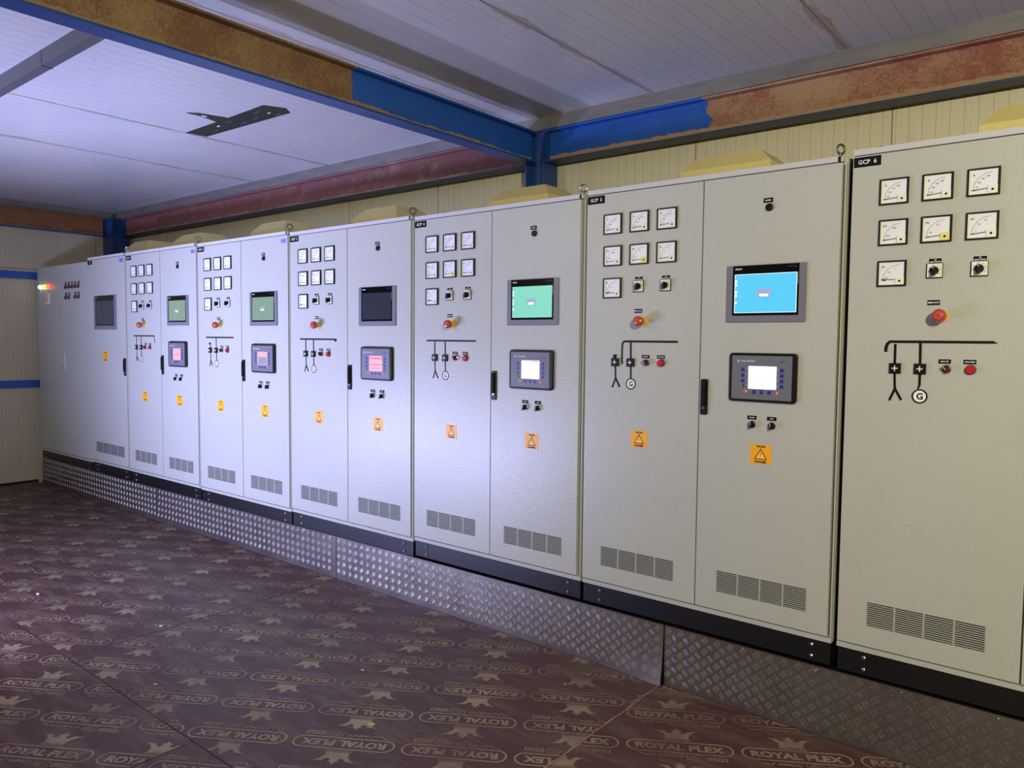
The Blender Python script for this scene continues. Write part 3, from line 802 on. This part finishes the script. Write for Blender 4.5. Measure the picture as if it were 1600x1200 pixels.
def gcp(n, screen_mode, ctl_mode, label):
    x0, sx, dz, sz = CABS[n]
    root = cab_root('control_cabinet', x0, sx, dz, sz); tag(root, label, 'electrical cabinet', 'numbered generator control cabinets')
    Wd = {1: 1.161, 2: 1.162, 3: 1.167, 4: 1.178, 5: 1.164, 6: 1.178}[n]
    dR = Wd-{1: .014, 2: .014, 3: .018, 4: .024, 5: .015, 6: .02}[n]
    dl, dr = shell(root, Wd, [(.002, .587, (.103, .384)), (.593, dR, (.686, .381))])
    e = put('lifting_eye', 'lifting_eye', eye_bolt, root, Wd-.032, z_(2.250), .03); e.rotation_euler = (0, 0, {1: 1.2, 2: 1.1, 3: .9, 4: .25, 5: 1.0, 6: .3}[n])
    e = put('lifting_eye', 'lifting_eye', eye_bolt, root, .05, z_(2.247), .20); e.rotation_euler = (0, 0, .5)
    put('roof_vent_hood', 'roof_vent_hood', hood, root, .575, z_(2.249))
    # left door: name plate, seven meters, two selectors, stop button, mimic diagram
    put('name_plate', ('name_plate', n), nameplate('GCP  %d' % n), root, .0515, z_(2.207))
    for r, row in enumerate(METERS):
        for x, k in row:
            mt = put('panel_meter', 'panel_meter', meter_bezel, root, x, z_(MZ[r]))
            put('dial', ('dial', k), meter_dial(k), mt)
            col = 'meter_cream' if not (k == 'Hz' and n >= 4) else 'sticker_inner'
            put('adjuster_block', ('adjuster_block', col), meter_block(col if col != 'sticker_inner' else 'yellow_collar2'), mt)
    for x, z in ((.285, 1.799), (.420, 1.799)):
        s = put('selector_switch', 'selector_switch', sel_base, root, x, z_(z)); put('knob', 'knob', sel_knob, s)
        put('caption_plate', ('caption_plate', 'vt'), plate(['VT', 'SELECT SWITCH'], .040, .0175), root, x+.001, z_(z+.034))
    s = put('emergency_stop', 'emergency_stop', estop_collar, root, .312, z_(1.641)); put('mushroom_button', 'mushroom_button', estop_head, s)
    put('caption_plate', ('caption_plate', 'stop'), plate(['EMRG STOP'], .040, .0185, .0052), root, .286, z_(1.6885))
    put('busbar_line', ('busbar_line', n), bus(n), root, 0, -ZB)
    put('feeder_line', ('feeder_line', n), feeder(n), root, 0, -ZB)
    put('generator_line', ('generator_line', n == 6), gen_line(n), root, 0, -ZB)
    put('generator_symbol', 'generator_symbol', gen_symbol, root, .2535, z_(1.358))
    for x in (.171, .252):
        s = put('position_indicator', 'position_indicator', indicator, root, x, z_(1.4555)); put('cross_mark', 'cross_mark', indicator_cross, s)
    put('caption_plate', ('caption_plate', 'off'), plate(['MAN OFF'], .039, .0160), root, .328, z_(1.4835))
    put('caption_plate', ('caption_plate', 'open'), plate(['MAN OPEN'], .039, .0160), root, .404, z_(1.4835))
    s = put('rotary_switch', 'rotary_switch', small_base, root, .334, z_(1.457)); k = put('red_handle', 'red_handle', small_handle('dark_red'), s); k.rotation_euler = (0, -.75, 0)
    s = put('push_button', 'push_button', push_ring, root, .407, z_(1.457)); put('red_cap', 'red_cap', push_cap('red_plastic'), s)
    if n < 6: put('warning_sticker', ('warning_sticker', .082), sticker(.084), root, .301, z_(1.109 if n == 5 else 1.048))
    # right door
    put('caption_plate', ('caption_plate', 'buzzer'), plate(['BUZZER'], .039, .0190, .005), root, .869, z_(2.119))
    put('push_button', ('push_button', 'black'), black_button, root, .875, z_(2.0905))
    add_hmi(root, .8675, 1.749, .325, .231, screen_mode)
    c = put('generator_controller', 'generator_controller', ctl_housing, root, .8675, z_(1.4095)); put('face_plate', 'face_plate', ctl_face, c)
    put('screen', ('ctl_screen', ctl_mode), ctl_screen(ctl_mode), c)
    for x, z in [(-.0785, .0300), (-.0785, .0075), (-.0785, -.0150), (.0815, .0310), (.0815, .0095), (.0815, -.012), (.0815, -.0335), (-.0300, -.0595), (.0010, -.0595), (.0320, -.0595)]:
        put('key', 'key', key_, c, x, z)
    for x, s_ in ((.826, 'ON-OFF'), (.908, 'AUTO')):
        put('caption_plate', ('caption_plate', s_), plate([s_], .039, .0165), root, x, z_(1.2445))
        k = put('rotary_switch', 'rotary_switch', small_base, root, x+.002, z_(1.2165)); put('black_handle', 'black_handle', small_handle('black_plastic'), k)
    put('warning_sticker', ('warning_sticker', .086), sticker(.088), root, .870 if n != 5 else .866, z_(1.0975 if n == 5 else 1.046))
    add_handle(root, .6155, 1.3185)
    if n in (1, 2): 
        g = MB(); g.box(-.027, .027, -.0012, 0, -.013, .013, 'blue_tag'); g.build('blue_tag', root, (dR-.045, 0, z_(2.193)))
    return root
simple('yellow_collar2', (224, 214, 130), .4)
gcp(1, 'scr_green', 'rose', 'grey two-door control cabinet GCP 1, furthest numbered one, between GCP 2 and the single-door cabinet')
gcp(2, 'scr_green', 'pink_white', 'grey two-door control cabinet GCP 2 with pale green touch screen, left of GCP 3')
gcp(3, 'scr_off_blue', 'lines', 'grey two-door control cabinet GCP 3 whose large touch screen is dark')
gcp(4, 'scr_mint', 'white_pink', 'grey two-door control cabinet GCP 4 with mint touch screen and glare on its doors')
gcp(5, 'scr_cyan', 'white', 'grey two-door control cabinet GCP 5 with bright sky blue touch screen')
gcp(6, 'scr_cyan', 'white', 'grey control cabinet GCP 6, nearest and rightmost, cut off by the frame')

# single-door cabinet with a big dark panel, between the lamp cabinet and GCP 1
root = cab_root('control_cabinet', -5.512, .0, .008, .014); tag(root, 'single-door grey cabinet with large dark touch screen and no meters, left of GCP 1', 'electrical cabinet')
dd, = shell(root, .764, [(.002, .750, (.095, .585))])
e = put('lifting_eye', 'lifting_eye', eye_bolt, root, .735, z_(2.250), .03); e.rotation_euler = (0, 0, .6)
put('roof_vent_hood', 'roof_vent_hood', hood, root, .47, z_(2.249), .0)
put('name_plate', ('name_plate', 'cp'), nameplate('CP'), root, .0515, z_(2.207))
add_hmi(root, .354, 1.752, .450, .300, 'scr_off')
put('warning_sticker', ('warning_sticker', .095), sticker(.096), root, .335, z_(1.365))
add_handle(root, .728, 1.28)
g = MB(); g.box(-.035, .035, -.0012, 0, -.018, .018, 'blue_tag'); g.build('blue_tag', root, (.690, 0, z_(2.193)))

# two-door cabinet with signal lamps, far left
root = cab_root('control_cabinet', -6.745, .0, -.012, .005); tag(root, 'plain grey two-door cabinet at far left with green, yellow and red signal lamps', 'electrical cabinet')
shell(root, 1.222, [(.004, .612, None), (.618, 1.215, None)], rim=False, top=2.256)
for x, a, b_ in ((.110, 'led_white', 'led_green'), (.225, 'led_yellow', 'led_yellow'), (.335, 'led_hot_red', 'led_yellow')):
    s = put('signal_lamp', 'signal_lamp', push_ring, root, x, z_(2.055))
    def lens(g, a=a): g.cyl(0, 0, [(-.006, .020), (-.016, .020), (-.026, .015), (-.031, .006)], a, 18)
    put('lamp_lens', ('lamp_lens', x), lens, s)
def red_label(g):
    g.box(-.060, .060, -.001, 0, -.052, .052, 'label_white')
    for k in range(4): g.box(-.052, .004, -.0014, -.0009, .032-k*.022, .044-k*.022, 'red_plastic')
put('red_and_white_label', 'red_and_white_label', red_label, root, .262, z_(1.936))
for x, z in [(.728, 2.052), (.802, 2.052), (.876, 2.052), (.950, 2.052), (1.024, 2.052), (.728, 1.952), (.802, 1.952), (.950, 1.952), (1.024, 1.952)]:
    put('caption_plate', ('caption_plate', 'r'), plate(['ON'], .044, .030, .010), root, x, z_(z+.014))
    s = put('push_button', 'push_button', push_ring, root, x, z_(z-.019)); put('red_cap', ('red_cap', 'd'), push_cap('dark_red'), s)
def lever(g):
    g.slab(-.014, .014, -.082, .082, -.008, 0, 'cabinet_paint', r=.012, ch=.002); g.slab(-.009, .009, -.076, -.045, -.014, -.007, 'chrome', r=.004, ch=.001)
put('lever_handle', 'lever_handle', lever, root, .650, z_(1.315))

# ------------------------------------------------------------------ steel frame
def ibeam(name, axis, a0, a1, c, z0, z1, width, web_mat, flange_mat, top_mat, parent=None, label=None, tf=.010, tw=.007):
    """I section running along the axis; c = centre across"""
    root = empty(name, (c, a0, z0) if axis == 'y' else (a0, c, z0)) if False else empty(name, (0, 0, 0))
    tag(root, label, 'steel beam')
    def bx(c0, c1, y0, y1, mat, nm):
        g = MB(); n = max(1, int(abs(a1-a0)/.5))
        if axis == 'y': g.box(c+c0, c+c1, a0, a1, y0, y1, mat)
        else: g.box(a0, a1, c+c0, c+c1, y0, y1, mat)
        g.build(nm, root)
    bx(-width/2, width/2, z0, z0+tf, flange_mat, 'bottom_flange')
    bx(-tw/2, tw/2, z0+tf, z1-tf, web_mat, 'web')
    bx(-width/2, width/2, z1-tf, z1, top_mat, 'top_flange')
    return root
ibeam('steel_beam', 'y', -5.19, .797, -.955, 2.65, 2.84, .095, 'beam_cross', 'beam_blue', 'beam_cross', label='rusty steel cross beam with blue lower flange, running overhead from the centre column to the upper left')
r = ibeam('steel_beam', 'x', -.855, 4.99, .852, 2.648, 2.842, .10, 'beam_back', 'flange_dark', 'beam_back', label='steel beam above the back wall right of the centre column, half blue paint and half brown foam')
r = ibeam('steel_beam', 'x', -6.62, -1.005, .852, 2.648, 2.842, .10, 'beam_back_far', 'flange_dark', 'beam_back_far', label='maroon primed steel beam above the back wall left of the centre column')
r = ibeam('steel_beam', 'y', -5.19, .68, -6.80, 2.65, 2.84, .095, 'beam_left', 'beam_blue', 'beam_left', label='brown foam covered steel beam along the top of the left wall')
def column(x0, x1, y0, y1, label, tf=.010, along='y'):
    root = empty('steel_column', ((x0+x1)/2, (y0+y1)/2, 0)); tag(root, label, 'steel column')
    cx, cy = (x0+x1)/2, (y0+y1)/2
    def bx(a, b_, c_, d_, nm, z1=2.845):
        g = MB(); g.box(a-cx, b_-cx, c_-cy, d_-cy, 0, z1, 'beam_blue'); return g.build(nm, root)
    if along == 'y':
        bx(x0, x0+tf, y0, y1, 'left_flange'); bx(x1-tf, x1, y0, y1, 'right_flange'); bx(x0+tf, x1-tf, cy-.004, cy+.004, 'web')
    else:
        bx(x0, x1, y0, y0+tf, 'front_flange'); bx(x0, x1, y1-tf, y1, 'rear_flange'); bx(cx-.004, cx+.004, y0+tf, y1-tf, 'web')
    return root
column(-1.003, -.858, .803, .945, 'blue steel column in the centre behind GCP 4, where two beams meet')
column(-6.855, -6.64, .70, .90, 'blue steel column in the far left corner of the room', along='x')
# stiffener plate where the right beam meets the centre column
g = MB(); g.box(-.852, -.846, .804, .900, 2.658, 2.832, 'beam_blue')
o = g.build('stiffener_plate'); tag(o, 'small blue end plate between centre column and the right beam', 'steel plate')
# thin purlin under the ceiling in the left bay
root = empty('ceiling_purlin'); tag(root, 'grey steel purlin hung under the ceiling at the upper left', 'steel purlin')
g = MB(); g.box(-6.75, 4.9, -1.541, -1.537, 2.845, ZC-.001, 'grey_purlin'); g.build('web', root)
g = MB(); g.box(-6.75, 4.9, -1.537, -1.494, 2.845, 2.849, 'grey_purlin'); g.build('flange', root)
g = MB(); g.box(-2.125, -2.118, -1.5425, -1.492, 2.8425, ZC-.001, 'grey_purlin'); g.build('splice', root)

# black printed film stuck on the ceiling
def cp(x, y): return (CX+(x-CX)*1.0457, CY+(y-CY)*1.0457)
root = empty('ceiling_film'); tag(root, 'torn black printed film with pale markings stuck on the ceiling', 'plastic film')
def flat(pts, z0, z1, mat, name):
    g = MB(); n = len(pts)
    g.loft([[(x, y, z0) for x, y in pts], [(x, y, z1) for x, y in pts]], mat); return g.build(name, root)
P = [cp(*q) for q in ((-2.757, -.491), (-2.30, -.497), (-1.852, -.512), (-1.80, -.40), (-1.855, -.334), (-2.2, -.345), (-2.735, -.36))]
flat(P, ZC-.003, ZC, 'black_film', 'wide_strip')
P = [cp(*q) for q in ((-2.335, -.705), (-2.29, -.66), (-2.24, -.50), (-2.30, -.46), (-2.37, -.49), (-2.33, -.62))]
flat(P, ZC-.0042, ZC-.0005, 'black_film', 'torn_tab')
g = MB()
for (x, y, a, b_) in ((-2.31, -.61, .018, .03), (-2.44, -.445, .03, .010), (-2.10, -.40, .05, .010), (-2.0, -.46, .06, .008), (-2.25, -.385, .07, .008), (-1.93, -.36, .05, .012), (-2.55, -.40, .05, .006), (-2.30, -.455, .05, .008), (-1.95, -.41, .03, .006)):
    X, Y = cp(x, y); g.box(X-a/2, X+a/2, Y-b_/2, Y+b_/2, ZC-.0049, ZC-.0029, 'dark_grey_plastic' if a > .045 else 'label_white')
g.build('print_marks', root)

# bits of debris lying on the plywood
def ground(px, py, z=FZ):
    d = fw + (r2*(px-800) - u2*(py-600))*(1/FPX); k = (z-CZ)/d.z; return (CX+d.x*k, CY+d.y*k)
bits = [(394, 997, .026, .5, 'small white chip lying alone on the plywood, middle of the floor'),
        (566, 1048, .034, .2, 'pale curled shaving on the plywood in front of the bright tread plate'),
        (594, 1034, .030, .8, 'pale sliver on the plywood just behind the curled shaving'),
        (243, 1070, .034, .4, 'pale splinter on the plywood at lower left'),
        (59, 929, .05, .1, 'pale chip on the plywood near the left edge of the picture'),
        (251, 979, .040, .3, 'grey scrap of torn paper on the plywood left of the white chip'),
        (579, 1133, .05, .6, 'cream flake on a printed stamp at the bottom centre of the floor'),
        (882, 1069, .018, .2, 'tiny white crumb on the plywood beside the curled tread plate corner')]
for px, py, s, a, lab in bits:
    x, y = ground(px, py); g = MB(); n = 7; lo = []; hi = []; mid = []
    for k in range(n):
        q = 2*PI*k/n; r = .62*s*(.35+.25*random.random()); X = r*math.cos(q); Y = r*.45*math.sin(q)
        X, Y = X*math.cos(a)-Y*math.sin(a), X*math.sin(a)+Y*math.cos(a)
        lo.append((X, Y, 0)); mid.append((X*1.05, Y*1.05, s*.08)); hi.append((X*.6, Y*.6, s*(.12+.08*random.random())))
    g.loft([lo, mid, hi], 'white_bit'); o = g.build('debris_chip', None, (x, y, FZ+.0008)); tag(o, lab, 'debris', 'chips and scraps on the plywood floor')
